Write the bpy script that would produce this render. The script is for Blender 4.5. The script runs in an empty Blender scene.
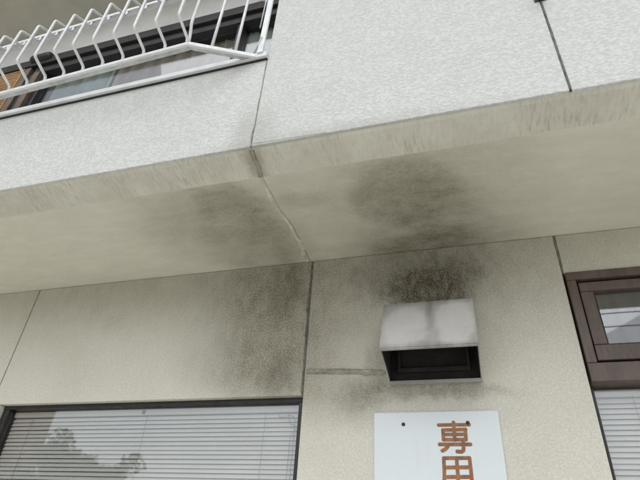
import bpy, bmesh, math, random
from mathutils import Vector, Matrix
random.seed(7)
scene = bpy.context.scene
C = scene.collection

# ------------------------------------------------------------------ camera
cam_data = bpy.data.cameras.new('camera')
cam = bpy.data.objects.new('camera', cam_data); C.objects.link(cam)
YAW, PITCH, ROLL = (math.radians(a) for a in (-18.7025, 34.2054, -4.1140))
fwd = Vector((math.sin(YAW)*math.cos(PITCH), math.cos(YAW)*math.cos(PITCH), math.sin(PITCH)))
right = fwd.cross(Vector((0, 0, 1))).normalized()
down = -right.cross(fwd)
r2 = right*math.cos(ROLL) + down*math.sin(ROLL)
d2 = -right*math.sin(ROLL) + down*math.cos(ROLL)
m3 = Matrix((r2, -d2, -fwd)).transposed()
cam.matrix_world = Matrix.Translation((0, -2.4, 1.5)) @ m3.to_4x4()
cam_data.sensor_width = 36.0
cam_data.lens = 497.64/640*36.0
cam_data.clip_start = 0.05; cam_data.clip_end = 2000
scene.camera = cam

# ------------------------------------------------------------------ sky, sun, exposure
SUN_EL = math.radians(50)
world = bpy.data.worlds.new('World'); scene.world = world; world.use_nodes = True
wn = world.node_tree; wn.nodes.clear()
sky = wn.nodes.new('ShaderNodeTexSky'); sky.sky_type = 'NISHITA'; sky.sun_disc = False
sky.sun_elevation = SUN_EL; sky.sun_rotation = math.pi
sky.air_density = 1.0; sky.dust_density = 2.0; sky.ozone_density = 1.0
hs = wn.nodes.new('ShaderNodeHueSaturation'); hs.inputs['Saturation'].default_value = 0.30
bg = wn.nodes.new('ShaderNodeBackground'); bg.inputs['Strength'].default_value = 0.13
wo = wn.nodes.new('ShaderNodeOutputWorld')
wn.links.new(sky.outputs[0], hs.inputs['Color']); wn.links.new(hs.outputs[0], bg.inputs['Color'])
wn.links.new(bg.outputs[0], wo.inputs['Surface'])
sun_data = bpy.data.lights.new('sun', 'SUN'); sun_data.energy = 0.7; sun_data.angle = math.radians(60)
sun_data.color = (0.97, 0.99, 1.0)
sun = bpy.data.objects.new('sun', sun_data); C.objects.link(sun)
sun.location = (0, -20, 24)
sun.rotation_euler = (math.pi/2 - SUN_EL, 0, 0)          # light travels towards +Y and down
scene.view_settings.view_transform = 'Standard'; scene.view_settings.look = 'None'
scene.view_settings.gamma = 1.0; scene.view_settings.use_curve_mapping = False
scene.view_settings.exposure = 0.37

# ------------------------------------------------------------------ helpers: node materials
class NB:
    def __init__(s, name):
        s.m = bpy.data.materials.new(name); s.m.use_nodes = True
        s.t = s.m.node_tree; s.t.nodes.clear()
        s.out = s.t.nodes.new('ShaderNodeOutputMaterial')
        s.bsdf = s.t.nodes.new('ShaderNodeBsdfPrincipled')
        s.t.links.new(s.bsdf.outputs[0], s.out.inputs['Surface'])
        s.pos = s.n('ShaderNodeNewGeometry').outputs['Position']
    def n(s, typ, **kw):
        nd = s.t.nodes.new(typ)
        for k, v in kw.items(): setattr(nd, k, v)
        return nd
    def put(s, sock, v):
        if hasattr(v, 'is_output') or isinstance(v, bpy.types.NodeSocket): s.t.links.new(v, sock)
        elif isinstance(v, (tuple, list)) and sock.type == 'RGBA' and len(v) == 3: sock.default_value = (*v, 1)
        else: sock.default_value = v
    def math(s, op, a, b=0.0, c=None, clamp=False):
        nd = s.n('ShaderNodeMath', operation=op, use_clamp=clamp)
        s.put(nd.inputs[0], a); s.put(nd.inputs[1], b)
        if c is not None: s.put(nd.inputs[2], c)
        return nd.outputs[0]
    def vmath(s, op, a, b=(0, 0, 0)):
        nd = s.n('ShaderNodeVectorMath', operation=op)
        s.put(nd.inputs[0], a); s.put(nd.inputs[1], b)
        return nd.outputs['Value'] if op in ('LENGTH', 'DOT_PRODUCT', 'DISTANCE') else nd.outputs['Vector']
    def noise(s, scale, detail=3, rough=0.55, vec=None, color=False, dist=0.0):
        nd = s.n('ShaderNodeTexNoise'); s.put(nd.inputs['Vector'], vec or s.pos)
        nd.inputs['Scale'].default_value = scale; nd.inputs['Detail'].default_value = detail
        nd.inputs['Roughness'].default_value = rough; nd.inputs['Distortion'].default_value = dist
        return nd.outputs['Color' if color else 'Fac']
    def voro(s, scale, vec=None, feature='SMOOTH_F1'):
        nd = s.n('ShaderNodeTexVoronoi', feature=feature); s.put(nd.inputs['Vector'], vec or s.pos)
        nd.inputs['Scale'].default_value = scale
        return nd.outputs['Distance']
    def scaled(s, vec, sc): return s.vmath('MULTIPLY', vec, sc)
    def rng(s, v, a, b, c=0.0, d=1.0, smooth=True):
        nd = s.n('ShaderNodeMapRange', interpolation_type='SMOOTHSTEP' if smooth else 'LINEAR', clamp=True)
        for i, x in enumerate((v, a, b, c, d)): s.put(nd.inputs[i], x)
        return nd.outputs[0]
    def mix(s, fac, a, b, blend='MIX'):
        nd = s.n('ShaderNodeMix', data_type='RGBA', blend_type=blend)
        s.put(nd.inputs[0], fac); s.put(nd.inputs[6], a); s.put(nd.inputs[7], b)
        return nd.outputs[2]
    def bump(s, h, dist, strength=1.0, prev=None):
        nd = s.n('ShaderNodeBump'); nd.inputs['Distance'].default_value = dist
        nd.inputs['Strength'].default_value = strength; s.put(nd.inputs['Height'], h)
        if prev: s.put(nd.inputs['Normal'], prev)
        return nd.outputs[0]
    def set(s, **kw):
        for k, v in kw.items(): s.put(s.bsdf.inputs[k.replace('_', ' ')], v)
        return s
    def blobs(s, spec, wob=0.12, wscale=3.5, seed=0.0):
        """soot patches: (centre, radius, strength, softness) -> 0..1, ragged edges"""
        p = s.vmath('ADD', s.pos, (seed, seed*1.7, -seed))
        nz = s.vmath('SUBTRACT', s.noise(wscale, 5, 0.62, vec=p, color=True), (0.5, 0.5, 0.5))
        q = s.vmath('ADD', s.pos, s.scaled(nz, (wob*2,)*3))
        keep = 1.0
        for c, r, st, soft in spec:
            d = s.vmath('LENGTH', s.vmath('DIVIDE', s.vmath('SUBTRACT', q, c), r))
            f = s.rng(d, 1.0 - soft, 1.0 + soft, 1.0, 0.0)
            keep = s.math('MULTIPLY', keep, s.math('SUBTRACT', 1.0, s.math('MULTIPLY', f, st)))
        return s.math('SUBTRACT', 1.0, keep)

def simple(name, col, rough=0.5, metal=0.0, var=0.12, scale=8.0, bump=0.0, bscale=60.0, spec=0.5):
    b = NB(name)
    f = b.rng(b.noise(scale, 5, 0.6), 0.25, 0.75)
    dark = tuple(c*(1-var) for c in col); light = tuple(min(1, c*(1+var)) for c in col)
    b.set(Base_Color=b.mix(f, dark, light), Metallic=metal, Roughness=b.rng(b.noise(scale*1.7, 4), 0.2, 0.8, max(0.05, rough-0.1), min(1, rough+0.12)))
    b.bsdf.inputs['Specular IOR Level'].default_value = spec
    if bump: b.set(Normal=b.bump(b.noise(bscale, 4), bump))
    return b.m

def stucco_height(b, cell=58.0):
    """trowelled spray render: shallow lumps a centimetre or two across with fine grit"""
    w = b.scaled(b.pos, (0.85, 1.0, 1.2))
    lump = b.rng(b.noise(cell, 3, 0.62, vec=w, dist=0.4), 0.22, 0.78)
    fine = b.noise(cell*3.4, 1, 0.5)
    return b.math('ADD', b.math('MULTIPLY', lump, 0.72), b.math('MULTIPLY', fine, 0.42))

def m_upper_wall():
    b = NB('white_stucco'); h = stucco_height(b, 72)
    f = b.rng(h, 0.30, 0.85)
    base = b.mix(f, (0.60, 0.613, 0.595), (0.72, 0.732, 0.712))
    grime = b.rng(b.noise(2.2, 6, 0.65), 0.45, 0.8)
    base = b.mix(b.math('MULTIPLY', grime, 0.26), base, (0.52, 0.52, 0.48))
    lowdirt = b.blobs([((-0.86, -0.95, 3.18), (0.10, 0.4, 0.16), 0.35, 0.7), ((-0.5, -0.95, 3.10), (0.6, 0.4, 0.05), 0.3, 0.8)], 0.05, 8)
    base = b.mix(lowdirt, base, (0.33, 0.33, 0.29))
    b.set(Base_Color=base, Roughness=0.85, Normal=b.bump(h, 0.0036, 1.0))
    b.bsdf.inputs['Specular IOR Level'].default_value = 0.25
    return b.m

def m_lower_wall():
    b = NB('sooty_cream_stucco'); h = stucco_height(b, 105)
    f = b.rng(h, 0.30, 0.85)
    base = b.mix(f, (0.645, 0.63, 0.555), (0.745, 0.735, 0.655))
    grime = b.rng(b.noise(1.8, 6, 0.65), 0.4, 0.75)
    base = b.mix(b.math('MULTIPLY', grime, 0.25), base, (0.50, 0.47, 0.375))
    haze = b.blobs([((-0.9, 0, 3.02), (3.2, 9, 0.25), 0.22, 0.9), ((-0.15, 0, 2.90), (0.70, 9, 0.42), 0.36, 0.7),
                    ((-1.08, 0, 2.86), (0.46, 9, 0.42), 0.52, 0.8), ((-1.04, 0, 2.62), (0.28, 9, 0.40), 0.36, 0.6), ((-1.05, 0, 2.42), (0.40, 9, 0.17), 0.34, 0.7),
                    ((-2.3, 0, 2.98), (0.9, 9, 0.2), 0.22, 0.8), ((-0.62, 0, 2.25), (0.22, 9, 0.12), 0.35, 0.8)], 0.10, 3.0)
    sp = b.rng(b.noise(115, 2, 0.65), 0.33, 0.66, 0.72, 1.2)
    rag = b.rng(b.noise(13, 7, 0.7, vec=b.scaled(b.pos, (1.0, 1.0, 0.6))), 0.30, 0.70, 0.80, 1.12)
    haze = b.math('MULTIPLY', haze, rag)
    base = b.mix(b.math('MULTIPLY', haze, sp, clamp=True), base, (0.160, 0.138, 0.088))
    soot = b.blobs([((-0.17, 0, 2.83), (0.24, 9, 0.14), 0.92, 0.5), ((-0.22, 0, 2.93), (0.36, 9, 0.17), 0.48, 0.5),
                    ((-0.16, 0, 2.275), (0.24, 9, 0.035), 0.5, 0.8), ((-0.50, 0, 2.26), (0.12, 9, 0.07), 0.45, 0.8),
                    ((-0.99, 0, 2.93), (0.09, 9, 0.20), 0.38, 0.6), ((-0.98, 0, 2.36), (0.10, 9, 0.10), 0.42, 0.7),
                    ((-0.44, 0, 2.40), (0.06, 9, 0.14), 0.40, 0.8)], 0.11, 6.0, 3.3)
    pit = b.rng(h, 0.3, 0.85, 1.06, 0.84)
    spk = b.rng(b.noise(130, 2, 0.6), 0.32, 0.66, 0.74, 1.15)
    rag2 = b.rng(b.noise(26, 6, 0.7, vec=b.scaled(b.pos, (1.0, 1.0, 0.6))), 0.30, 0.68, 0.72, 1.12)
    soot = b.math('MULTIPLY', soot, rag2)
    base = b.mix(b.math('MULTIPLY', b.math('MULTIPLY', soot, pit), spk, clamp=True), base, (0.078, 0.063, 0.040))
    b.set(Base_Color=base, Roughness=0.88, Normal=b.bump(h, 0.0022, 1.0))
    b.bsdf.inputs['Specular IOR Level'].default_value = 0.2
    return b.m

def m_soffit():
    b = NB('sooty_soffit_paint')
    brush = b.noise(9, 6, 0.65, vec=b.scaled(b.pos, (0.7, 2.0, 1.0)))
    base = b.mix(b.rng(brush, 0.3, 0.75), (0.715, 0.695, 0.605), (0.775, 0.757, 0.67))
    soft = b.blobs([((-0.18, -0.38, 3.07), (0.46, 0.60, 9), 0.42, 0.7), ((-0.2, 0.0, 3.07), (0.45, 0.20, 9), 0.40, 0.7),
                  ((-1.22, -0.48, 3.07), (0.42, 0.42, 9), 0.42, 0.7), ((-1.06, -0.18, 3.07), (0.24, 0.35, 9), 0.34, 0.7)], 0.16, 2.4, 1.1)
    tide = b.blobs([((-0.22, -0.50, 3.07), (0.27, 0.26, 9), 0.40, 0.25), ((-0.08, -0.32, 3.07), (0.22, 0.28, 9), 0.24, 0.4),
                  ((-0.16, -0.03, 3.07), (0.34, 0.14, 9), 0.35, 0.25), ((-1.10, -0.62, 3.07), (0.20, 0.15, 9), 0.35, 0.3),
                  ((-0.98, -0.30, 3.07), (0.09, 0.34, 9), 0.26, 0.5), ((-0.68, -0.55, 3.07), (0.15, 0.07, 9), 0.20, 0.5)], 0.15, 4.2, 2.3)
    st = b.math('SUBTRACT', 1.0, b.math('MULTIPLY', b.math('SUBTRACT', 1.0, soft), b.math('SUBTRACT', 1.0, tide)))
    spk = b.math('MULTIPLY', b.rng(b.noise(9, 7, 0.72, vec=b.scaled(b.pos, (0.8, 1.4, 1))), 0.28, 0.75, 0.78, 1.15), b.rng(b.noise(70, 3, 0.7), 0.3, 0.7, 0.9, 1.1))
    col = b.mix(b.math('MULTIPLY', st, spk, clamp=True), base, (0.165, 0.140, 0.088))
    # drip edge band: soot-free, light caught by its slope put into the colour, vertical run marks
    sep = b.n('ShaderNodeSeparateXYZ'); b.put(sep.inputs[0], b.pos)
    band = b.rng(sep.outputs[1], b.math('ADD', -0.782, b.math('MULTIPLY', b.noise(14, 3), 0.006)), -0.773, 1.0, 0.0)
    run = b.math('MULTIPLY', b.rng(b.noise(36, 5, 0.68, vec=b.scaled(b.pos, (2.0, 0.36, 0.36))), 0.42, 0.78), b.rng(b.noise(3.5, 4, 0.6), 0.35, 0.65, 0.25, 1.0))
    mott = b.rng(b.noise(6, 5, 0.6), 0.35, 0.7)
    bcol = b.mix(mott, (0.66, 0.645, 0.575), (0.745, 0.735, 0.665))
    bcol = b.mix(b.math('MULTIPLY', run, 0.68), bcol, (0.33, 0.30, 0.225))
    crackd = b.blobs([((-0.866, -0.86, 3.09), (0.045, 0.13, 9), 0.5, 0.8)], 0.04, 14)
    bcol = b.mix(crackd, bcol, (0.16, 0.14, 0.10))
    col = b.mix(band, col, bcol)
    fine = b.math('ADD', b.noise(90, 4, 0.6), b.math('MULTIPLY', brush, 0.6))
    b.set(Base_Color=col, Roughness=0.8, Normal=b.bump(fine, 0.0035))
    b.bsdf.inputs['Specular IOR Level'].default_value = 0.3
    return b.m

def m_hood():
    b = NB('weathered_steel')
    g = b.noise(7, 5, 0.6); streak = b.noise(14, 5, 0.65, vec=b.scaled(b.pos, (3, 1, 0.35)))
    col = b.mix(b.rng(g, 0.3, 0.7), (0.35, 0.345, 0.325), (0.46, 0.455, 0.43))
    pale = b.blobs([((-0.285, -0.22, 2.50), (0.10, 9, 0.145), 0.75, 0.2), ((-0.060, -0.22, 2.515), (0.085, 9, 0.145), 0.8, 0.2)], 0.03, 9)
    col = b.mix(b.math('MULTIPLY', pale, b.rng(g, 0.2, 0.7, 0.6, 1.0)), col, (0.585, 0.58, 0.565))
    soot = b.blobs([((-0.18, -0.15, 2.69), (0.30, 9, 0.040), 0.6, 0.7), ((-0.168, -0.15, 2.62), (0.018, 9, 0.10), 0.5, 0.8),
                    ((-0.40, -0.15, 2.66), (0.04, 9, 0.08), 0.35, 0.8), ((-0.18, -0.29, 2.375), (0.3, 9, 0.02), 0.4, 0.8)], 0.025, 10)
    col = b.mix(b.math('MULTIPLY', soot, b.rng(streak, 0.3, 0.7, 0.6, 1.1), clamp=True), col, (0.11, 0.10, 0.078))
    b.set(Base_Color=col, Metallic=0.0, Roughness=b.rng(streak, 0.3, 0.7, 0.68, 0.85), Normal=b.bump(b.noise(20, 3), 0.002))
    return b.m

def m_glass():
    b = NB('window_glass'); t = b.t
    tr = b.n('ShaderNodeBsdfTransparent'); tr.inputs[0].default_value = (0.93, 0.94, 0.935, 1)
    gl = b.n('ShaderNodeBsdfGlossy'); gl.inputs['Roughness'].default_value = 0.02
    gl.inputs['Color'].default_value = (0.98, 0.98, 0.99, 1)
    lw = b.n('ShaderNodeLayerWeight'); lw.inputs['Blend'].default_value = 0.5
    fr = b.math('ADD', 0.095, b.math('MULTIPLY', b.math('POWER', lw.outputs['Facing'], 5.0), 0.925))
    bp = b.bump(b.noise(2.2, 1), 0.0006); b.put(gl.inputs['Normal'], bp)
    ms = b.n('ShaderNodeMixShader')
    b.put(ms.inputs[0], fr); b.put(ms.inputs[1], tr.outputs[0]); b.put(ms.inputs[2], gl.outputs[0])
    t.links.new(ms.outputs[0], b.out.inputs['Surface']); t.nodes.remove(b.bsdf)
    return b.m

def m_brown_alu():
    b = NB('brown_window_frame')
    g = b.noise(12, 6, 0.65, vec=b.scaled(b.pos, (3.0, 3.0, 0.6)))
    col = b.mix(b.rng(g, 0.3, 0.7), (0.078, 0.055, 0.044), (0.125, 0.090, 0.072))
    dust = b.rng(b.noise(5, 6, 0.7), 0.5, 0.8)
    col = b.mix(b.math('MULTIPLY', dust, 0.25), col, (0.20, 0.18, 0.155))
    b.set(Base_Color=col, Roughness=0.42, Normal=b.bump(g, 0.001))
    return b.m

def m_board():
    b = NB('white_sign_board')
    g = b.rng(b.noise(3, 6, 0.65), 0.4, 0.8)
    col = b.mix(b.math('MULTIPLY', g, 0.25), (0.71, 0.77, 0.80), (0.60, 0.645, 0.66))
    run = b.rng(b.noise(15, 5, 0.7, vec=b.scaled(b.pos, (2.5, 1, 0.25))), 0.55, 0.8)
    col = b.mix(b.math('MULTIPLY', run, 0.12), col, (0.45, 0.44, 0.38))
    b.set(Base_Color=col, Roughness=0.45, Normal=b.bump(b.noise(4, 3), 0.004))
    return b.m

def m_ink():
    b = NB('faded_brown_lettering')
    g = b.rng(b.noise(38, 4, 0.6), 0.38, 0.66)
    col = b.mix(g, (0.20, 0.105, 0.058), (0.36, 0.155, 0.055))
    red = b.blobs([((-0.060, 0, 1.885), (0.010, 9, 0.012), 0.6, 0.6)], 0.006, 30)
    col = b.mix(red, col, (0.55, 0.055, 0.03))
    worn = b.rng(b.noise(60, 5, 0.7), 0.62, 0.76)
    col = b.mix(b.math('MULTIPLY', worn, 0.6), col, (0.55, 0.47, 0.40))
    b.set(Base_Color=col, Roughness=0.6)
    return b.m

def m_iron():
    b = NB('white_painted_iron')
    col = b.mix(b.rng(b.noise(14, 5, 0.65), 0.35, 0.7), (0.83, 0.84, 0.85), (0.70, 0.71, 0.715))
    rust = b.rng(b.noise(30, 6, 0.72), 0.63, 0.72)
    col = b.mix(b.math('MULTIPLY', rust, 0.55), col, (0.28, 0.17, 0.10))
    b.set(Base_Color=col, Roughness=0.5, Normal=b.bump(b.noise(90, 3), 0.0008))
    return b.m

M = dict(upper=m_upper_wall(), lower=m_lower_wall(), soffit=m_soffit(), hood=m_hood(), glass=m_glass(), brown=m_brown_alu(),
         board=m_board(), ink=m_ink(),
         seal=simple('grey_joint_sealant', (0.15, 0.145, 0.12), 0.8, 0, 0.35, 30, 0.002, 80),
         smear=simple('smeared_sealant', (0.30, 0.29, 0.24), 0.8, 0, 0.30, 14, 0.004, 60),
         crack=simple('crack_dirt', (0.13, 0.122, 0.10), 0.9, 0, 0.3, 30),
         bead=simple('painted_sealant_bead', (0.60, 0.58, 0.49), 0.75, 0, 0.32, 18, 0.004, 70),
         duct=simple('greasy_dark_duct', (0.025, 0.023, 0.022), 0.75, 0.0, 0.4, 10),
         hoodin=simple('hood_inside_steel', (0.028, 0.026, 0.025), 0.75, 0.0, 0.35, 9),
         alu=simple('dull_aluminium_sill', (0.70, 0.72, 0.73), 0.45, 0.1, 0.10, 9),
         black=simple('black_rubber', (0.02, 0.02, 0.021), 0.6, 0, 0.3, 12),
         white=m_iron(),
         greyrail=simple('weathered_white_rail', (0.55, 0.565, 0.58), 0.5, 0, 0.22, 16),
         slat=simple('pale_blind_slat', (0.66, 0.655, 0.63), 0.45, 0, 0.05, 4),
         cord=simple('grey_cord', (0.16, 0.16, 0.16), 0.8),
         room=simple('dim_room_wall', (0.20, 0.19, 0.17), 0.9),
         recess=simple('upper_recess_render', (0.70, 0.71, 0.69), 0.85, 0, 0.10, 3, 0.004, 90),
         eave=simple('grey_eave_board', (0.47, 0.455, 0.385), 0.85, 0, 0.12, 3, 0.003, 60),
         dark=simple('dark_bronze_frame', (0.026, 0.024, 0.024), 0.4, 0.2, 0.3, 14),
         midbrown=simple('faded_bronze_stile', (0.15, 0.115, 0.085), 0.5, 0.1, 0.25, 14),
         louvre=simple('tan_louvre_slat', (0.42, 0.255, 0.12), 0.6, 0, 0.2, 12),
         teal=simple('teal_curtain_cloth', (0.46, 0.575, 0.56), 0.9, 0, 0.15, 5),
         taupe=simple('taupe_curtain_cloth', (0.52, 0.485, 0.44), 0.9, 0, 0.15, 5),
         greycloth=simple('grey_backing_cloth', (0.30, 0.32, 0.34), 0.9, 0, 0.1, 5),
         screw=simple('rusty_screw', (0.055, 0.030, 0.024), 0.55, 0.4, 0.4, 200),
         concrete=simple('pale_concrete', (0.66, 0.635, 0.56), 0.9, 0, 0.15, 1.5, 0.004, 40),
         asphalt=simple('asphalt', (0.13, 0.13, 0.125), 0.9, 0, 0.3, 6, 0.004, 120),
         brownwall=simple('brown_siding', (0.40, 0.21, 0.14), 0.8, 0, 0.12, 3),
         greywall=simple('tan_rendered_wall', (0.50, 0.46, 0.39), 0.85, 0, 0.12, 3),
         tile=simple('grey_roof_tile', (0.22, 0.21, 0.20), 0.6, 0, 0.2, 6),
         bark=simple('bark', (0.07, 0.05, 0.035), 0.9, 0, 0.3, 12),
         leaf=simple('dark_leaf', (0.19, 0.17, 0.095), 0.7, 0, 0.4, 9),
         render=simple('plain_outer_render', (0.60, 0.58, 0.51), 0.85, 0, 0.1, 2, 0.006, 60))

# ------------------------------------------------------------------ helpers: meshes and objects
def link(name, me, mat, parent=None):
    o = bpy.data.objects.new(name, me); C.objects.link(o)
    if mat and not me.materials: me.materials.append(mat)
    if parent: o.parent = parent
    return o
def from_bm(name, bm, mat, parent=None, smooth=False):
    bmesh.ops.recalc_face_normals(bm, faces=bm.faces[:])
    me = bpy.data.meshes.new(name); bm.to_mesh(me); bm.free()
    if smooth:
        for p in me.polygons: p.use_smooth = True
    return link(name, me, mat, parent)
def bx(bm, x0, x1, y0, y1, z0, z1, bev=0.0, seg=2):
    r = bmesh.ops.create_cube(bm, size=1.0)
    vs = r['verts']
    for v in vs:
        v.co = Vector((x0 + (v.co.x+0.5)*(x1-x0), y0 + (v.co.y+0.5)*(y1-y0), z0 + (v.co.z+0.5)*(z1-z0)))
    if bev > 0:
        es = {e for v in vs for e in v.link_edges}
        bmesh.ops.bevel(bm, geom=list(es), offset=bev, segments=seg, affect='EDGES', profile=0.5)
def box(name, x, y, z, mat, parent=None, bev=0.0):
    bm = bmesh.new(); bx(bm, x[0], x[1], y[0], y[1], z[0], z[1], bev)
    return from_bm(name, bm, mat, parent)
def tube_bm(bm, pts, rad, sides=8, round_corner=0.0):
    pts = [Vector(p) for p in pts]
    if round_corner > 0 and len(pts) > 2:
        q = [pts[0]]
        for i in range(1, len(pts)-1):
            a, b_, c = pts[i-1], pts[i], pts[i+1]
            r = min(round_corner, (a-b_).length*0.45, (c-b_).length*0.45)
            p0 = b_ + (a-b_).normalized()*r; p1 = b_ + (c-b_).normalized()*r
            for k in range(4):
                t = k/3; q.append(p0*(1-t)**2 + b_*2*t*(1-t) + p1*t*t)
        q.append(pts[-1]); pts = q
    rings = []; up = None
    for i, p in enumerate(pts):
        d = (pts[min(i+1, len(pts)-1)] - pts[max(i-1, 0)]).normalized()
        if up is None:
            up = Vector((0, 0, 1)) if abs(d.z) < 0.9 else Vector((1, 0, 0))
        s = d.cross(up).normalized(); up = s.cross(d).normalized()
        r = rad[i] if isinstance(rad, (list, tuple)) else rad
        rings.append([bm.verts.new(p + s*math.cos(a)*r + up*math.sin(a)*r) for a in [2*math.pi*k/sides for k in range(sides)]])
    for a, b_ in zip(rings, rings[1:]):
        for k in range(sides):
            bm.faces.new((a[k], a[(k+1) % sides], b_[(k+1) % sides], b_[k]))
    bm.faces.new(rings[0][::-1]); bm.faces.new(rings[-1])
def tube(name, pts, rad, mat, parent=None, sides=8, rc=0.0):
    bm = bmesh.new(); tube_bm(bm, pts, rad, sides, rc)
    return from_bm(name, bm, mat, parent, smooth=True)
def empty(name, loc=(0, 0, 0), label=None, cat=None, group=None):
    o = bpy.data.objects.new(name, None); C.objects.link(o); o.location = loc
    o.empty_display_size = 0.2
    tag(o, label, cat, group); return o
def tag(o, label=None, cat=None, group=None, kind=None):
    for k, v in (('label', label), ('category', cat), ('group', group), ('kind', kind)):
        if v: o[k] = v
    return o
def inst(src, parent, loc):
    o = src.copy(); C.objects.link(o); o.parent = parent; o.location = loc; return o

# ------------------------------------------------------------------ setting: ground, street
box('ground', (-250, 250), (-250, 250), (-0.30, -0.02), M['asphalt']); tag(bpy.data.objects['ground'], kind='structure')
box('parking_pavement', (-40, 40), (-9.5, 4.5), (-0.016, 0.0), M['concrete'], bev=0.004); tag(bpy.data.objects['parking_pavement'], kind='structure')
box('kerb', (-60, 60), (-9.66, -9.502), (-0.016, 0.12), M['concrete'], bev=0.015); tag(bpy.data.objects['kerb'], kind='structure')
box('far_pavement', (-60, 60), (-30.0, -12.0), (-0.016, 0.10), M['concrete'], bev=0.01); tag(bpy.data.objects['far_pavement'], kind='structure')

# ------------------------------------------------------------------ the building
SZ, SF, UF, UZ = 3.074, -0.775, -0.95, 3.107      # soffit height, soffit front edge, upper wall face, lip height
XL, XR = -6.0, 3.2
JL, JC, JR = -2.873, -0.848, 0.488                # joints in the lower wall
bld = empty('apartment_building', (0, 0, 0), 'cream stuccoed building with overhanging upper floor above sooty lower wall', 'building')
G = 0.004                                          # half joint gap
def panel(x0, x1, z0, z1, y0, y1, mat, bev=0.004):
    return box('wall_panel', (x0, x1), (y0, y1), (z0, z1), mat, bld, bev)
# left window opening: X -2.80..-0.846, Z 0.9..2.27 ; right window: X 0.49..1.45, Z 0.9..2.842
WL0, WL1, WLT = -2.80, JC - 0.0, 2.268
panel(XL, JL-G, 0, SZ-0.002, 0, 0.12, M['lower'])
panel(JL+G, JC-G, WLT, SZ-0.002, 0, 0.12, M['lower'])
panel(JL+G, WL0, 0, WLT-0.003, 0, 0.12, M['lower'], 0.003)
panel(WL0+0.002, JC-G, 0, 0.9, 0, 0.12, M['lower'])
panel(JC+G, JR-G, 0, SZ-0.002, 0, 0.12, M['lower'])
panel(JR+G, XR, 2.842, SZ-0.002, 0, 0.12, M['lower'])
panel(1.45, XR, 0, 2.839, 0, 0.12, M['lower'])
panel(JR+G, 1.447, 0, 0.9, 0, 0.12, M['lower'])
def wavy_strip(name, pts, width, depth, mat, parent, normal, seed, jitter=0.35, n=60):
    """a hand-smeared bead: ribbon with uneven edges and a rounded face, lying on a surface"""
    rnd = random.Random(seed); nv = Vector(normal)
    P = [Vector(p) for p in pts]; L = [0]
    for a, b_ in zip(P, P[1:]): L.append(L[-1] + (b_-a).length)
    bm = bmesh.new(); rows = []; ja = jb = 0.0; off = 0.0
    for i in range(n+1):
        s = L[-1]*i/n; k = 0
        while k < len(P)-2 and s > L[k+1]: k += 1
        t = (s-L[k])/max(1e-6, L[k+1]-L[k]); p = P[k].lerp(P[k+1], t)
        side = (P[k+1]-P[k]).normalized().cross(nv).normalized()
        ja = ja*0.75 + rnd.uniform(-1, 1)*jitter*0.6; jb = jb*0.75 + rnd.uniform(-1, 1)*jitter*0.6
        off = off*0.9 + rnd.uniform(-1, 1)*width*0.10
        wa, wb = width*0.5*max(0.25, 1+ja), width*0.5*max(0.25, 1+jb); h = depth*(0.6+0.4*rnd.random())
        c = p + side*off
        rows.append([bm.verts.new(c - side*wa - nv*0.002), bm.verts.new(c - side*wa*0.55 + nv*h*0.85), bm.verts.new(c + nv*h*(0.7+0.4*rnd.random())),
                     bm.verts.new(c + side*wb*0.55 + nv*h*0.85), bm.verts.new(c + side*wb - nv*0.002)])
    for a, b_ in zip(rows, rows[1:]):
        for k in range(4): bm.faces.new((a[k], a[k+1], b_[k+1], b_[k]))
    me_o = from_bm(name, bm, mat, parent, smooth=True)
    return me_o
# sealant lying back in the joints of the lower wall
box('joint_sealant', (JL-G, JL+G), (0.006, 0.1), (0.0, SZ-0.004), M['seal'], bld)
box('joint_sealant', (JC-G, JC+G), (0.003, 0.1), (WLT, SZ-0.004), M['seal'], bld)
box('joint_sealant', (JR-G, JR+G), (0.005, 0.1), (2.842, SZ-0.004), M['seal'], bld)
wavy_strip('joint_sealant', [(JC-0.004, -0.001, SZ-0.01), (JC-0.006, -0.001, 2.75), (JC-0.005, -0.001, 2.28)], 0.012, 0.003, M['seal'], bld, (0, -1, 0), 5, 0.5, 90)
wavy_strip('joint_sealant', [(JR+0.001, -0.001, SZ-0.005), (JR, -0.001, 2.85)], 0.012, 0.002, M['seal'], bld, (0, -1, 0), 6, 0.4, 30)
wavy_strip('sealant_smear', [(JC+0.012, -0.001, 2.392), (-0.62, -0.001, 2.382), (-0.42, -0.001, 2.368)], 0.024, 0.005, M['smear'], bld, (0, -1, 0), 11, 0.5, 80)
wavy_strip('sealant_smear', [(JC+0.014, -0.001, 2.379), (-0.62, -0.001, 2.370), (-0.43, -0.001, 2.356)], 0.004, 0.0042, M['smear'], bld, (0, -1, 0), 12, 0.8, 80)
wavy_strip('sealant_smear', [(JC+0.014, -0.001, 2.404), (-0.62, -0.001, 2.395), (-0.43, -0.001, 2.382)], 0.003, 0.0042, M['smear'], bld, (0, -1, 0), 13, 0.8, 80)

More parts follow.
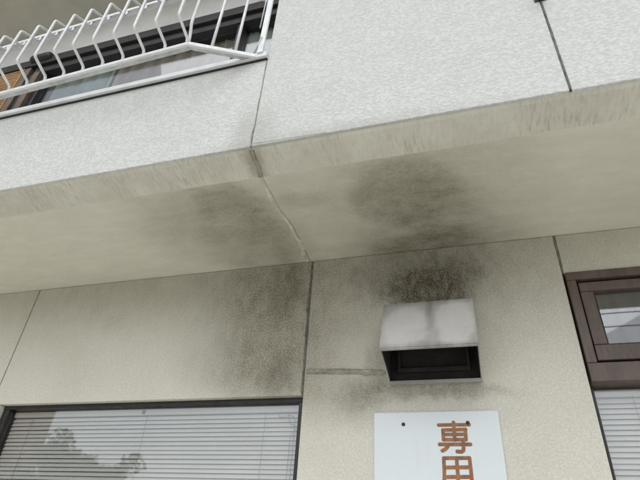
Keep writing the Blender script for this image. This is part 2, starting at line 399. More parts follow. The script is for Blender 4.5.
# overhang: lip and soffit, two slabs meeting at the cracked joint
def slab(x0, x1, seed):
    prof = [(UF+0.012, UZ+0.002), (UF+0.03, UZ-0.008), (SF-0.012, SZ+0.0025), (SF, SZ), (SF+0.02, SZ-0.0005), (0.06, SZ), (0.06, SZ+0.13), (UF+0.012, SZ+0.13)]
    bm = bmesh.new(); n = 48; rows = []; rnd = random.Random(seed); w1 = w2 = 0
    for i in range(n+1):
        x = x0 + (x1-x0)*i/n; row = []
        w1 = w1*0.8 + rnd.uniform(-1, 1)*0.0022; w2 = w2*0.8 + rnd.uniform(-1, 1)*0.0012
        for k, (y, z) in enumerate(prof):
            yy, zz = y, z
            if k in (2, 3, 4): yy += w1; zz += w2
            row.append(bm.verts.new((x, yy, zz)))
        rows.append(row)
    m = len(prof)
    for a, b_ in zip(rows, rows[1:]):
        for k in range(m): bm.faces.new((a[k], a[(k+1) % m], b_[(k+1) % m], b_[k]))
    bm.faces.new(rows[0]); bm.faces.new(rows[-1][::-1])
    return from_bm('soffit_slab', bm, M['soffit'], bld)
UJ, UJR = -0.856, 0.481
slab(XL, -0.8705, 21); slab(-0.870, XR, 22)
ln = Vector((0, -0.2, -1)).normalized()
def wander(seed, n=15):
    rnd = random.Random(seed); pts = []; w = 0
    for i in range(n):
        t = i/(n-1); y = (SF-0.005) + t*(0.003-SF); w = 0.7*w + rnd.uniform(-1, 1)*0.006
        pts.append((-0.871 + w + 0.006*t, y, SZ-0.0008))
    return pts
WP = wander(4)
wavy_strip('sealant_bead', WP, 0.024, 0.005, M['bead'], bld, (0, 0, -1), 31, 0.7, 60)
wavy_strip('crack', [(x+0.0125, y, z) for x, y, z in wander(4)], 0.0030, 0.0010, M['seal'], bld, (0, 0, -1), 37, 0.9, 60)
BP = [(-0.858, UF+0.022, UZ-0.0075), (-0.864, -0.89, UZ-0.0135), (-0.859, -0.84, UZ-0.0215), (-0.870, SF-0.006, SZ+0.0005)]
wavy_strip('sealant_bead', BP, 0.020, 0.0035, M['smear'], bld, ln, 33, 0.45, 26)
wavy_strip('crack', [(x+0.010, y, z+0.0005) for x, y, z in BP], 0.004, 0.0016, M['crack'], bld, ln, 34, 0.7, 26)
wavy_strip('crack', [(x-0.011, y, z+0.0005) for x, y, z in BP], 0.003, 0.0014, M['smear'], bld, ln, 35, 0.7, 26)

# upper wall panels
SILL = 3.745
panel(XL, UJ-0.0015, UZ, SILL, UF, UF+0.20, M['upper'])
panel(UJ+0.0015, UJR-G, UZ, 5.085, UF, UF+0.20, M['upper'])
panel(UJR+G, XR, UZ, 5.085, UF, UF+0.20, M['upper'])
box('joint_sealant', (UJ-0.0015, UJ+0.0015), (UF+0.004, UF+0.1), (UZ+0.002, SILL), M['seal'], bld)
box('joint_sealant', (UJR-G, UJR+G), (UF+0.004, UF+0.1), (UZ+0.002, 5.08), M['crack'], bld)
wavy_strip('joint_sealant', [(UJR, UF-0.0005, UZ+0.004), (UJR, UF-0.0005, 3.5), (UJR, UF-0.0005, 4.4)], 0.008, 0.002, M['seal'], bld, (0, -1, 0), 41, 0.5, 90)
wavy_strip('joint_sealant', [(UJ, UF-0.0005, UZ+0.003), (UJ-0.004, UF-0.0005, 3.18), (UJ+0.003, UF-0.0005, 3.27), (UJ-0.002, UF-0.0005, 3.36), (UJ+0.003, UF-0.0005, 3.5), (UJ-0.001, UF-0.0005, 3.62), (UJ, UF-0.0005, SILL-0.01)], 0.0065, 0.002, M['smear'], bld, (0, -1, 0), 42, 0.8, 90)
wavy_strip('crack', [(UJ+0.004, UF-0.0005, UZ+0.014), (-0.70, UF-0.0005, UZ+0.010), (-0.50, UF-0.0005, UZ+0.003)], 0.0024, 0.0006, M['smear'], bld, (0, -1, 0), 43, 0.9, 60)
# recess wall, eave, roof, shell
RY = -0.75
box('recess_wall', (XL, UJ+0.003), (RY+0.001, RY+0.15), (4.64, 5.085), M['recess'], bld)
box('recess_floor', (XL, UJ), (UF+0.202, RY+0.3), (SILL-0.10, SILL-0.012), M['recess'], bld)
box('eave', (XL-0.3, XR+0.3), (-1.20, 4.3), (5.088, 5.22), M['eave'], bld, 0.006)
box('roof_slab', (XL-0.3, XR+0.3), (-1.20, 4.3), (5.222, 5.32), M['tile'], bld, 0.01)
box('side_wall', (XL+0.002, XL+0.14), (0.122, 4.0), (0, 5.085), M['render'], bld)
box('side_wall', (XR-0.14, XR-0.002), (0.122, 4.0), (0, 5.085), M['render'], bld)
box('side_wall', (XL+0.002, XL+0.14), (RY+0.16, 0.118), (3.21, 5.085), M['render'], bld)
box('side_wall', (XR-0.14, XR-0.002), (UF+0.202, 0.118), (3.21, 5.085), M['render'], bld)
box('back_wall', (XL, XR), (4.002, 4.14), (0, 5.085), M['render'], bld)
box('floor_slab', (XL+0.142, XR-0.142), (0.122, 4.0), (3.078, 3.2), M['room'], bld)
box('room_wall', (XL+0.142, XR-0.142), (1.6, 1.7), (0, 3.076), M['room'], bld)
box('room_wall', (-0.35, -0.25), (0.122, 1.598), (0, 3.076), M['room'], bld)
box('room_wall', (XL+0.142, XR-0.142), (0.8, 0.9), (3.202, 5.085), M['room'], bld)

# lower left window (part of the building)
wl = empty('window'); wl.parent = bld; wl['label'] = 'wide lower window with brown frame and blind behind the glass'
fx0, fx1, fz0, fz1, fy0, fy1 = WL0+0.002, JC-G-0.0005, 0.902, WLT-0.002, 0.034, 0.115

box('frame_head', (fx0, fx1), (fy0, fy1), (fz1-0.020, fz1), M['dark'], wl, 0.002)
box('frame_sill', (fx0, fx1), (fy0, fy1), (fz0, fz0+0.04), M['dark'], wl, 0.002)
box('frame_jamb', (fx0, fx0+0.045), (fy0+0.001, fy1), (fz0+0.041, fz1-0.021), M['dark'], wl, 0.002)
box('frame_jamb', (fx1-0.022, fx1), (fy0+0.001, fy1), (fz0+0.041, fz1-0.021), M['dark'], wl, 0.002)
box('pane', (fx0+0.046, fx1-0.023), (0.062, 0.068), (fz0+0.042, fz1-0.022), M['glass'], wl)
# lower right window: proud brown frame round a tilting top light, plain pane below
wr = empty('window'); wr.parent = bld; wr['label'] = 'tall lower window with brown top-hung light over a fixed pane'
rx0, rx1, rzt = JR+G+0.002, 1.445, 2.840
FY = -0.012
box('frame_head', (rx0, rx1), (FY, 0.11), (rzt-0.045, rzt), M['brown'], wr, 0.003)
box('frame_jamb', (rx0, rx0+0.042), (FY+0.001, 0.11), (2.371, rzt-0.046), M['brown'], wr, 0.003)
box('frame_jamb', (rx1-0.042, rx1), (FY+0.001, 0.11), (2.371, rzt-0.046), M['brown'], wr, 0.003)
box('transom', (rx0, rx1), (FY, 0.11), (2.285, 2.370), M['brown'], wr, 0.003)
sx0, sx1, sz0, sz1 = rx0+0.050, rx1-0.050, 2.385, rzt-0.055
box('sash_rail', (sx0, sx1), (0.004, 0.06), (sz0, sz0+0.075), M['brown'], wr, 0.004)
box('sash_rail', (sx0, sx1), (0.004, 0.06), (sz1-0.050, sz1), M['brown'], wr, 0.004)
box('sash_stile', (sx0, sx0+0.058), (0.005, 0.06), (sz0+0.076, sz1-0.051), M['brown'], wr, 0.004)
box('sash_stile', (sx1-0.058, sx1), (0.005, 0.06), (sz0+0.076, sz1-0.051), M['brown'], wr, 0.004)
box('sash_gasket', (rx0+0.043, rx1-0.043), (0.05, 0.10), (2.3715, rzt-0.0465), M['dark'], wr)
bm = bmesh.new(); bx(bm, sx0+0.059, sx1-0.059, 0.030, 0.036, sz0+0.077, sz1-0.052); from_bm('pane', bm, M['glass'], wr)
bpy.data.objects.remove(bpy.data.objects['sash_gasket'])
for a in ((rx0+0.043, sx0-0.001), (sx1+0.001, rx1-0.043)):
    box('gasket', a, (0.045, 0.10), (2.372, rzt-0.047), M['black'], wr)
box('gasket', (sx0, sx1), (0.045, 0.10), (2.3715, sz0-0.001), M['black'], wr)
box('gasket', (sx0, sx1), (0.045, 0.10), (sz1+0.001, rzt-0.0465), M['black'], wr)
box('bead', (sx0+0.060, sx0+0.066), (0.020, 0.029), (sz0+0.078, sz1-0.053), M['black'], wr)
box('bead', (sx0+0.067, sx1-0.060), (0.020, 0.029), (sz0+0.078, sz0+0.083), M['black'], wr)
box('frame_jamb', (rx0, rx0+0.010), (0.045, 0.11), (0.904, 2.283), M['dark'], wr, 0.001)
box('frame_jamb', (rx1-0.03, rx1), (0.045, 0.11), (0.904, 2.283), M['dark'], wr, 0.001)
box('frame_sill', (rx0+0.011, rx1-0.031), (0.045, 0.11), (0.904, 0.944), M['dark'], wr, 0.001)
box('pane', (rx0+0.011, rx1-0.031), (0.062, 0.068), (0.946, 2.284), M['glass'], wr)

# upper window set back behind the guard
wu = empty('window'); wu.parent = bld; wu['label'] = 'dark bronze upper window in the recess behind the white guard'
HX0, HX1 = -2.90, -0.862
box('frame_head', (XL+0.15, HX1), (RY-0.055, RY+0.10), (4.555, 4.638), M['dark'], wu, 0.004)
box('frame_head', (HX0, HX1), (RY-0.030, RY+0.10), (4.485, 4.553), M['black'], wu, 0.003)
box('frame_sill', (XL+0.15, HX1), (RY-0.02, RY+0.10), (3.735, 3.79), M['dark'], wu, 0.003)
box('stile', (-2.985, -2.930), (RY-0.045, RY+0.02), (3.792, 4.553), M['midbrown'], wu, 0.004)
box('stile', (-2.926, -2.885), (RY-0.030, RY+0.06), (3.792, 4.483), M['dark'], wu, 0.004)
box('stile', (-2.880, -2.825), (RY-0.040, RY+0.06), (3.792, 4.483), M['midbrown'], wu, 0.004)
box('stile', (-2.820, -2.780), (RY-0.010, RY+0.06), (3.792, 4.483), M['dark'], wu, 0.004)
box('stile', (-1.225, -1.185), (RY-0.020, RY+0.06), (3.792, 4.483), M['dark'], wu, 0.004)
box('stile', (-0.905, HX1), (RY-0.010, RY+0.06), (3.792, 4.483), M['dark'], wu, 0.004)
for a, b_ in ((-2.778, -2.205), (-2.201, -1.227), (-1.183, -0.907)):
    box('pane', (a, b_), (RY+0.022, RY+0.028), (3.792, 4.483), M['glass'], wu)
bm = bmesh.new(); bx(bm, -2.96, -2.76, RY-0.085, RY-0.02, 4.59, 4.662, 0.03, 4); from_bm('track_end', bm, M['dark'], wu, True)

# louvred shutter slid to the left of the upper window
sh = empty('louvred_shutter', (-3.6, RY-0.03, 3.79), 'tan slatted louvre shutter at the left of the upper window', 'shutter')
o = box('stile', (0.60, 0.612), (-0.02, 0.02), (0.002, 0.76), M['louvre'], sh, 0.002)
o = box('stile', (-0.80, -0.76), (-0.02, 0.02), (0.002, 0.76), M['louvre'], sh, 0.002)
o = box('backing', (-0.79, 0.60), (0.012, 0.018), (0.002, 0.76), M['black'], sh)
bm = bmesh.new(); bx(bm, -0.758, 0.598, -0.014, 0.010, -0.006, 0.007, 0.002, 1)
s0 = from_bm('slat', bm, M['louvre'], sh); s0.location = (0, 0, 0.016)
for i in range(1, 33): inst(s0, sh, (0, random.uniform(-.0008, .0008), 0.016 + i*0.023))

# curtains behind the upper panes
def curtain(name, x0, x1, y, z0, z1, mat, label, seed):
    rnd = random.Random(seed); bm = bmesh.new(); n = int((x1-x0)/0.012); ph = rnd.random()*6
    rows = []
    for j in range(5):
        z = z0 + (z1-z0)*j/4; row = []
        for i in range(n+1):
            x = x0 + (x1-x0)*i/n
            w = math.sin(x*52+ph+0.4*math.sin(x*9))*0.018*(1.0-0.35*j/4) + 0.006*math.sin(x*131+ph)
            row.append(bm.verts.new((x, y+w, z)))
        rows.append(row)
    for a, b_ in zip(rows, rows[1:]):
        for i in range(n): bm.faces.new((a[i], a[i+1], b_[i+1], b_[i]))
    bmesh.ops.solidify(bm, geom=bm.faces[:], thickness=0.002)
    o = from_bm(name, bm, mat, None, True)
    return tag(o, label, 'curtain')
curtain('curtain', -2.77, -2.21, RY+0.07, 3.76, 4.64, M['teal'], 'grey teal curtain behind the left pane of the upper window', 1)
curtain('curtain', -2.20, -1.26, RY+0.08, 3.76, 4.64, M['taupe'], 'taupe curtain behind the middle pane of the upper window', 2)
curtain('curtain', -1.22, -0.90, RY+0.07, 3.76, 4.64, M['teal'], 'narrow grey teal curtain behind the right end pane of the upper window', 3)

curtain('curtain', 0.54, 1.40, 0.150, 2.33, 2.90, M['greycloth'], 'plain grey backing cloth added behind the small top light of the right window', 5)  # cloth added to hide the uneven room light behind this pane
# aluminium sill along the parapet, part of the building
sl = box('window_sill', (XL, UJ+0.004), (UF-0.026, RY-0.002), (SILL+0.001, SILL+0.036), M['alu'], bld, 0.003)
box('sill_shadow_strip', (XL, UJ+0.002), (UF-0.010, UF+0.05), (SILL-0.005, SILL+0.0005), M['black'], sl)  # black strip standing in for the shadow line under the sill

# ------------------------------------------------------------------ white iron guard in front of the upper window
gd = empty('window_guard', (-1.235, -1.128, 3.76), 'white painted iron guard with bulging bars below the upper window', 'window guard')
def L(p): return (p[0]+1.235, p[1]+1.128, p[2]-3.76)
FXL = -5.0
def rail_y(x): return -1.128 + ( -1.235 - x)*0.019
def gbox(name, x0, x1, dy0, dy1, z0, z1, mat):
    bm = bmesh.new(); bx(bm, x0, x1, dy0, dy1, z0, z1, 0.002, 1)
    for v in bm.verts: v.co = Vector(L((v.co.x, rail_y(v.co.x)+v.co.y, v.co.z)))
    return from_bm(name, bm, mat, gd)
gbox('bottom_rail', FXL, -1.232, -0.007, 0.007, 3.748, 3.772, M['white'])
gbox('bottom_rail', FXL, -1.240, 0.008, 0.036, 3.756, 3.761, M['greyrail'])
gbox('top_rail', FXL, -1.232, -0.004, 0.034, 4.306, 4.312, M['white'])
gbox('top_rail', FXL, -1.232, -0.010, -0.0045, 4.290, 4.314, M['white'])
def slanted(name, a, b_, w, h, z, mat):
    a, b_ = Vector(a), Vector(b_); d = (b_-a).normalized(); s = Vector((-d.y, d.x))
    bm = bmesh.new(); vs = []
    for zz in (z, z+h):
        for p, sg in ((a, -1), (b_, -1), (b_, 1), (a, 1)):
            q = p + s*w*0.5*sg; vs.append(bm.verts.new(L((q.x, q.y, zz))))
    for f in ((0, 1, 2, 3), (4, 5, 6, 7), (0, 1, 5, 4), (1, 2, 6, 5), (2, 3, 7, 6), (3, 0, 4, 7)): bm.faces.new([vs[i] for i in f])
    return from_bm(name, bm, mat, gd)
A, B = (-1.232, -1.128), (-0.915, -0.972)
slanted('side_rail', A, B, 0.014, 0.024, 3.748, M['white'])
slanted('side_rail', (A[0]-.006, A[1]+.016), (B[0]-.03, B[1]+.006), 0.028, 0.005, 3.756, M['greyrail'])
slanted('side_rail', A, B, 0.034, 0.006, 4.306, M['white'])
# bars: stub, bulge outwards, upright, back in, hook up to the top rail
prof = [(0, 3.772), (-0.004, 3.802), (-0.116, 3.848), (-0.118, 4.192), (-0.004, 4.252), (0.0, 4.306)]
bm = bmesh.new(); tube_bm(bm, [(0, y, z-3.772) for y, z in prof], 0.0082, 8, 0.014)
b0 = from_bm('bar', bm, M['white'], gd, True)
for i in range(29):
    x = -1.243 - i*0.1335
    loc = L((x, rail_y(x), 3.772))
    if i == 0: b0.location = loc
    else:
        o = inst(b0, gd, loc)
        o.rotation_euler = (0, random.uniform(-.012, .012), random.uniform(-.05, .05))
tube('corner_bar', [L((-1.232, -1.128, 3.772)), L((-1.231, -1.135, 3.83)), L((-1.226, -1.160, 3.90)), L((-1.226, -1.160, 4.20)), L((-1.232, -1.128, 4.305))], 0.0082, M['white'], gd, 8, 0.02)
for t in (0.34, 0.69):
    x, y = A[0]+(B[0]-A[0])*t, A[1]+(B[1]-A[1])*t
    tube('side_bar', [L((x, y, 3.772)), L((x, y, 4.306))], 0.0082, M['white'], gd)
bm = bmesh.new(); bx(bm, -0.906, -0.874, UF-0.034, UF-0.020, 3.773, 4.40, 0.002, 1)
for v in bm.verts: v.co = Vector(L(v.co))
from_bm('wall_plate', bm, M['white'], gd)
tube('brace', [L((-0.925, -0.978, 3.776)), L((-0.893, -0.988, 3.90))], 0.005, M['greyrail'], gd)
tube('brace', [L((-0.918, -0.985, 4.0)), L((-0.915, -0.985, 4.36))], 0.004, M['greyrail'], gd)

# dark clamp at the head of the right upper joint
cl = empty('wall_clamp', (UJR-0.002, UF, 3.72), 'small dark clamp on the white upper wall at the head of the right joint', 'clamp')
box('plate', (-0.024, 0.026), (-0.006, -0.001), (0.0, 0.09), M['black'], cl, 0.001)
box('stem', (-0.012, 0.012), (-0.045, -0.0065), (0.012, 0.03), M['black'], cl, 0.002)
tube('ring', [(0.03*math.cos(a), -0.075+0.03*math.sin(a), 0.021) for a in [math.pi*2*k/16 for k in range(17)]], 0.004, M['black'], cl)

# ------------------------------------------------------------------ exhaust hood
hd = empty('exhaust_hood', (-0.18, 0, 2.30), 'sooty steel exhaust hood with slanted face fixed to the wall', 'vent hood')
hx = 0.216; t = 0.004
T = [(-0.001, 2.685-2.30), (-0.150, 2.667-2.30), (-0.290, 2.378-2.30), (-0.002, 2.302-2.30)]   # y, z of the side outline
def sheet(name, corners, mat, thick, direction):
    """a metal sheet of four corners with real thickness"""
    bm = bmesh.new(); d = Vector(direction)*thick
    a = [bm.verts.new(Vector(c)) for c in corners]; b_ = [bm.verts.new(Vector(c)+d) for c in corners]
    n = len(a)
    bm.faces.new(a); bm.faces.new(b_[::-1])
    for i in range(n): bm.faces.new((a[i], a[(i+1) % n], b_[(i+1) % n], b_[i]))
    bmesh.ops.recalc_face_normals(bm, faces=bm.faces[:])
    bmesh.ops.bevel(bm, geom=bm.edges[:], offset=0.0009, segments=1, affect='EDGES')
    return from_bm(name, bm, mat, hd)
sheet('top_plate', [(-hx, T[0][0], T[0][1]), (hx, T[0][0], T[0][1]), (hx, T[1][0]+.003, T[1][1]), (-hx, T[1][0]+.003, T[1][1])], M['hood'], t, (0, 0, -1))
fd = Vector((0, 0.29, -0.14)).normalized()
sheet('face_plate', [(-hx, T[1][0], T[1][1]), (hx, T[1][0], T[1][1]), (hx, T[2][0], T[2][1]), (-hx, T[2][0], T[2][1])], M['hood'], t, fd)
for s in (-1, 1):
    xo = s*(hx-0.0005)
    sheet('side_plate', [(xo, y + (0.0045 if i in (1, 2) else 0), z - (0.005 if i in (0, 1) else 0) + (0.002 if i == 2 else 0)) for i, (y, z) in enumerate(T)], M['hood'], t, (-s, 0, 0))
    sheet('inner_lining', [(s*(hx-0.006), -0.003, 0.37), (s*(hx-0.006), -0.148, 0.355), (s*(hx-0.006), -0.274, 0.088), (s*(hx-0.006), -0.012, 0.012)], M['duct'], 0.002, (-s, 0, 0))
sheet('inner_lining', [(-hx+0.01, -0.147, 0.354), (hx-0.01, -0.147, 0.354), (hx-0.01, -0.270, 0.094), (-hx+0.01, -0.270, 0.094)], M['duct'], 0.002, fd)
box('face_lip', (-hx+0.001, hx-0.001), (-0.2905, -0.272), (0.070, 0.0755), M['hood'], hd, 0.001)
box('bottom_flange', (-hx, hx), (-0.030, -0.0025), (0.004, 0.010), M['hood'], hd, 0.001)
box('bottom_flange', (-hx+0.006, hx-0.006), (-0.0365, -0.031), (-0.004, 0.012), M['hood'], hd, 0.001)
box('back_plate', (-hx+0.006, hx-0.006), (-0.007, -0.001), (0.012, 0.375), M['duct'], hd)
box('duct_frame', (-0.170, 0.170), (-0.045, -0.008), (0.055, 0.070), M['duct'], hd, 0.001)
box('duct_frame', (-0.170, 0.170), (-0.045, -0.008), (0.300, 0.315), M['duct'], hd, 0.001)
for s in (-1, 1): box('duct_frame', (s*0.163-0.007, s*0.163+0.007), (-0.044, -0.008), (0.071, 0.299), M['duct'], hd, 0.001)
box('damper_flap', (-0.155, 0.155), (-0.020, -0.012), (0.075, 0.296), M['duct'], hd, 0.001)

# ------------------------------------------------------------------ parking sign with brushed characters
sg = empty('wall_sign', (-0.19, -0.004, 1.30), 'white board with brown Japanese characters screwed to the wall below the hood', 'sign')
bm = bmesh.new(); bx(bm, -0.474+0.19, 0.086+0.19, -0.008, 0.001, 0, 2.168-1.30)
es = [e for e in bm.edges if abs(e.verts[0].co.y-e.verts[1].co.y) > 0.005]
bmesh.ops.bevel(bm, geom=es, offset=0.006, segments=4, affect='EDGES', profile=0.5)
from_bm('board', bm, M['board'], sg)
def stroke(bm, pts, w, y, th=0.0006):
    """one brush stroke with rounded ends as a raised layer of paint"""
    pts = [Vector((p[0]+0.19, p[1]-1.30)) for p in pts]
    left, rightp = [], []
    for i, p in enumerate(pts):
        d0 = (pts[i]-pts[i-1]).normalized() if i else (pts[1]-pts[0]).normalized()
        d1 = (pts[i+1]-pts[i]).normalized() if i < len(pts)-1 else d0
        d = (d0+d1).normalized(); n = Vector((-d.y, d.x)); k = 1/max(0.5, n.dot(Vector((-d1.y, d1.x))))
        left.append(p+n*w*0.5*k); rightp.append(p-n*w*0.5*k)
    def cap(c, d):
        n = Vector((-d.y, d.x)); return [c + n*math.cos(a)*w*0.5*1.06 + d*math.sin(a)*w*0.5 for a in [math.pi*k/6 for k in range(1, 6)]]
    out = left + cap(pts[-1], (pts[-1]-pts[-2]).normalized()) + rightp[::-1] + cap(pts[0], (pts[0]-pts[1]).normalized())
    f = [bm.verts.new((q.x, y-th, q.y)) for q in out]; g = [bm.verts.new((q.x, -0.0078, q.y)) for q in out]
    n = len(out); bm.faces.new(f)
    for i in range(n): bm.faces.new((f[i], f[(i+1) % n], g[(i+1) % n], g[i]))
SEN = [[(-0.1775, 2.1089), (-0.0440, 2.109)], [(-0.1108, 2.1200), (-0.1115, 2.044)], [(-0.1585, 2.0870), (-0.0613, 2.0885)], [(-0.1600, 2.0871), (-0.1605, 2.0458)],
       [(-0.0628, 2.0861), (-0.0638, 2.0453)], [(-0.1594, 2.0675), (-0.0634, 2.068)], [(-0.1605, 2.0458), (-0.0644, 2.0459)], [(-0.1790, 2.0261), (-0.0467, 2.0257)],
       [(-0.145, 2.0165), (-0.155, 2.006), (-0.1690, 1.9995)], [(-0.0763, 2.038), (-0.0774, 2.0090), (-0.0800, 2.000), (-0.0881, 1.9950), (-0.1060, 1.9963)]]
YOU = [[(-0.1659, 1.9687), (-0.0570, 1.9700)], [(-0.1659, 1.9687), (-0.1667, 1.9274), (-0.1690, 1.887), (-0.178, 1.852)], [(-0.0570, 1.9695), (-0.0565, 1.9284), (-0.0565, 1.865), (-0.062, 1.852), (-0.078, 1.853)],
       [(-0.1677, 1.9310), (-0.0565, 1.9330)], [(-0.1694, 1.8932), (-0.0569, 1.8952)], [(-0.1114, 1.9689), (-0.1120, 1.853)]]
for strokes in (SEN, YOU):
    bm = bmesh.new()
    for i, s in enumerate(strokes): stroke(bm, s, 0.0155, -0.0082 - i*0.00012)
    from_bm('painted_character', bm, M['ink'], sg)
for x, z in ((-0.0489, 2.1173), (-0.337, 2.1142)):
    bm = bmesh.new()
    bmesh.ops.create_cone(bm, cap_ends=True, segments=16, radius1=0.0085, radius2=0.0055, depth=0.005)
    bmesh.ops.rotate(bm, verts=bm.verts[:], cent=(0, 0, 0), matrix=Matrix.Rotation(math.pi/2, 3, 'X'))
    bmesh.ops.translate(bm, verts=bm.verts[:], vec=(x+0.19, -0.0120, z-1.30))
    from_bm('screw', bm, M['screw'], sg)

# ------------------------------------------------------------------ venetian blinds
def blind(x0, x1, ztop, zbot, y, label, tilt, cords, tangle=False):
    b = empty('venetian_blind', ((x0+x1)/2, y, ztop), label, 'blind', 'venetian blinds behind the lower windows')
    h = (x1-x0)/2
    box('head_rail', (-h, h), (-0.013, 0.013), (-0.030, 0), M['slat'], b, 0.002)
    box('bracket', (-0.02, 0.0), (-0.018, -0.0135), (-0.026, -0.004), M['cord'], b, 0.001)
    bm = bmesh.new(); n = 6; top = []; bot = []
    for i in range(n+1):
        u = -0.0125 + 0.025*i/n; c = 0.0022*(1-(u/0.0125)**2)
        yy = u*math.cos(tilt) - c*math.sin(tilt); zz = u*math.sin(tilt) + c*math.cos(tilt)
        top.append([bm.verts.new((-h, yy, zz)), bm.verts.new((h, yy, zz))])
        bot.append([bm.verts.new((-h, yy, zz-0.0004)), bm.verts.new((h, yy, zz-0.0004))])
    for i in range(n):
        bm.faces.new((top[i][0], top[i][1], top[i+1][1], top[i+1][0])); bm.faces.new((bot[i][0], bot[i+1][0], bot[i+1][1], bot[i][1]))
    s0 = from_bm('slat', bm, M['slat'], b, True)
    k = 0; z = -0.046
    while ztop + z > zbot + 0.03:
        if k == 0: s0.location = (0, 0, z); o = s0
        else: o = inst(s0, b, (0, random.uniform(-.0006, .0006), z + random.uniform(-.0007, .0007)))
        o.rotation_euler = (random.uniform(-.03, .03), random.uniform(-.0006, .0006), 0)
        z -= 0.0225; k += 1
    box('bottom_rail', (-h, h), (-0.012, 0.012), (z-0.01, z+0.006), M['slat'], b, 0.002)
    for cx in cords:
        tube('ladder_cord', [(cx, -0.0145, -0.03), (cx+0.003, -0.0145, z*0.5), (cx, -0.0145, z)], 0.0009, M['cord'], b, 5)
    if tangle:
        q = h - 0.05
        tube('pull_cord', [(q-0.06, -0.017, -0.03), (q-0.075, -0.018, -0.05), (q-0.05, -0.018, -0.062), (q-0.01, -0.018, -0.05), (q+0.02, -0.018, -0.058), (q+0.022, -0.018, -0.1), (q+0.02, -0.018, -0.6)], 0.0014, M['cord'], b, 6, 0.01)
        tube('pull_cord', [(q-0.02, -0.019, -0.03), (q+0.0, -0.019, -0.10), (q+0.025, -0.019, -0.095), (q+0.028, -0.019, -0.12), (q+0.005, -0.019, -0.15), (q+0.0, -0.019, -0.62)], 0.0014, M['cord'], b, 6, 0.01)
blind(-2.745, -0.876, 2.240, 0.96, 0.094, 'pale venetian blind behind the glass of the wide left lower window', math.radians(64), (-0.78, 0.02, 0.74), True)
blind(0.508, 1.41, 2.276, 0.96, 0.094, 'pale venetian blind behind the glass of the right lower window', math.radians(64), (-0.30, 0.30))
box('blind_backdrop', (0.5, 1.44), (0.119, 0.1195), (2.2765, 2.2766), M['room'], bld)
bpy.data.objects.remove(bpy.data.objects['blind_backdrop'])

# ------------------------------------------------------------------ across the street, seen only in the panes
def house(name, x0, x1, y0, y1, hgt, mat, label, ridge=1.2, wins=()):
    h = empty(name, ((x0+x1)/2, (y0+y1)/2, 0.1), label, 'house')
    w, d = (x1-x0)/2, (y1-y0)/2
    box('wall', (-w, w), (-d, d), (0, hgt), mat, h)
    bm = bmesh.new(); e = 0.45
    vs = [bm.verts.new(v) for v in ((-w-e, -d-e, hgt+.002), (w+e, -d-e, hgt+.002), (w+e, d+e, hgt+.002), (-w-e, d+e, hgt+.002), (-w-e, 0, hgt+ridge), (w+e, 0, hgt+ridge))]
    for f in ((0, 1, 2, 3), (0, 1, 5, 4), (2, 3, 4, 5), (1, 2, 5), (3, 0, 4)): bm.faces.new([vs[i] for i in f])
    from_bm('roof', bm, M['tile'], h)
    for (a, b_, c, e2) in wins:
        f = box('window', (a, b_), (d-0.02, d+0.05), (c, e2), M['dark'], h, 0.01)
        box('pane', (a+0.06, b_-0.06), (d+0.051, d+0.056), (c+0.06, e2-0.06), M['glass'], f)
house('brown_house', -36.0, -24.2, -22, -14.0, 11.5, M['brownwall'], 'tall brown house across the street mirrored in the left window', 1.5,
      ((-4.5, -2.7, 3.6, 4.9), (0.5, 2.3, 3.6, 4.9), (-4.5, -2.7, 6.4, 7.7), (0.5, 2.3, 6.4, 7.7)))
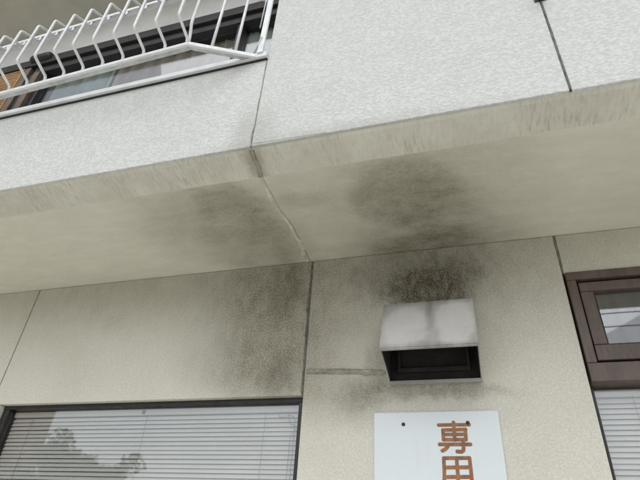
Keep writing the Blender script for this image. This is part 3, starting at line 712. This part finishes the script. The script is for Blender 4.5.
def tree(name, loc, h, r, flat, n, label):
    t_ = empty(name, loc, label, 'tree'); rnd = random.Random(hash(name) % 97 + n)
    rnd = random.Random(n)
    bm = bmesh.new(); tube_bm(bm, [(0, 0, 0), (0.05, 0.03, h*0.35), (-0.03, 0.0, h*0.75), (0.02, 0, h*0.97)], [0.11, 0.09, 0.06, 0.02], 8)
    for k in range(7):
        a = rnd.random()*6.28; z = h*(0.72+0.03*k)
        tube_bm(bm, [(0, 0, z), (math.cos(a)*r*0.5, math.sin(a)*r*0.5, z+0.1), (math.cos(a)*r*0.85, math.sin(a)*r*0.85, z+0.14)], [0.03, 0.02, 0.008], 6)
    from_bm('trunk', bm, M['bark'], t_, True)
    bm = bmesh.new()
    cl_ = [(rnd.gauss(0, r*0.45), rnd.gauss(0, r*0.45), h + rnd.gauss(0, r*flat*0.4), r*rnd.uniform(0.16, 0.46)) for _ in range(24)]
    for _ in range(n):
        cx, cy, cz, cr = rnd.choice(cl_); v = Vector((rnd.gauss(0, 1), rnd.gauss(0, 1), rnd.gauss(0, 1))).normalized()*cr*rnd.random()**0.4
        p = Vector((cx, cy, cz)) + Vector((v.x, v.y, v.z*flat)); s = rnd.uniform(0.05, 0.10)*(1.0 if r < 1 else 2.2)
        d = Vector((rnd.gauss(0, 1), rnd.gauss(0, 1), rnd.gauss(0, 1))).normalized(); u = d.orthogonal().normalized(); w_ = d.cross(u)
        bm.faces.new([bm.verts.new(p+u*s), bm.verts.new(p+w_*s*0.5), bm.verts.new(p-u*s), bm.verts.new(p-w_*s*0.5)])
    me = bpy.data.meshes.new('crown'); bm.to_mesh(me); bm.free(); link('crown', me, M['leaf'], t_)
tree('garden_tree', (-19.6, -20.0, 0.1), 5.0, 2.2, 0.75, 2600, 'broad pale leafy tree across the street mirrored left of centre in the left window')
tree('garden_tree', (-21.6, -21.5, 0.1), 5.4, 2.1, 0.8, 2400, 'leafy tree beside the brown house across the street mirrored in the left window')

# power lines over the street
for i, (yy, zz, lab) in enumerate(((-10.0, 6.9, 'lower black power line over the street mirrored in the right window'), (-10.2, 7.35, 'upper black power line over the street mirrored in the right window'))):
    pts = [(x, yy, zz + 0.0009*(x-4)**2) for x in range(-28, 37, 4)]
    o = tube('power_line', pts, 0.014, M['black'], None, 6); tag(o, lab, 'cable', 'power lines over the street')
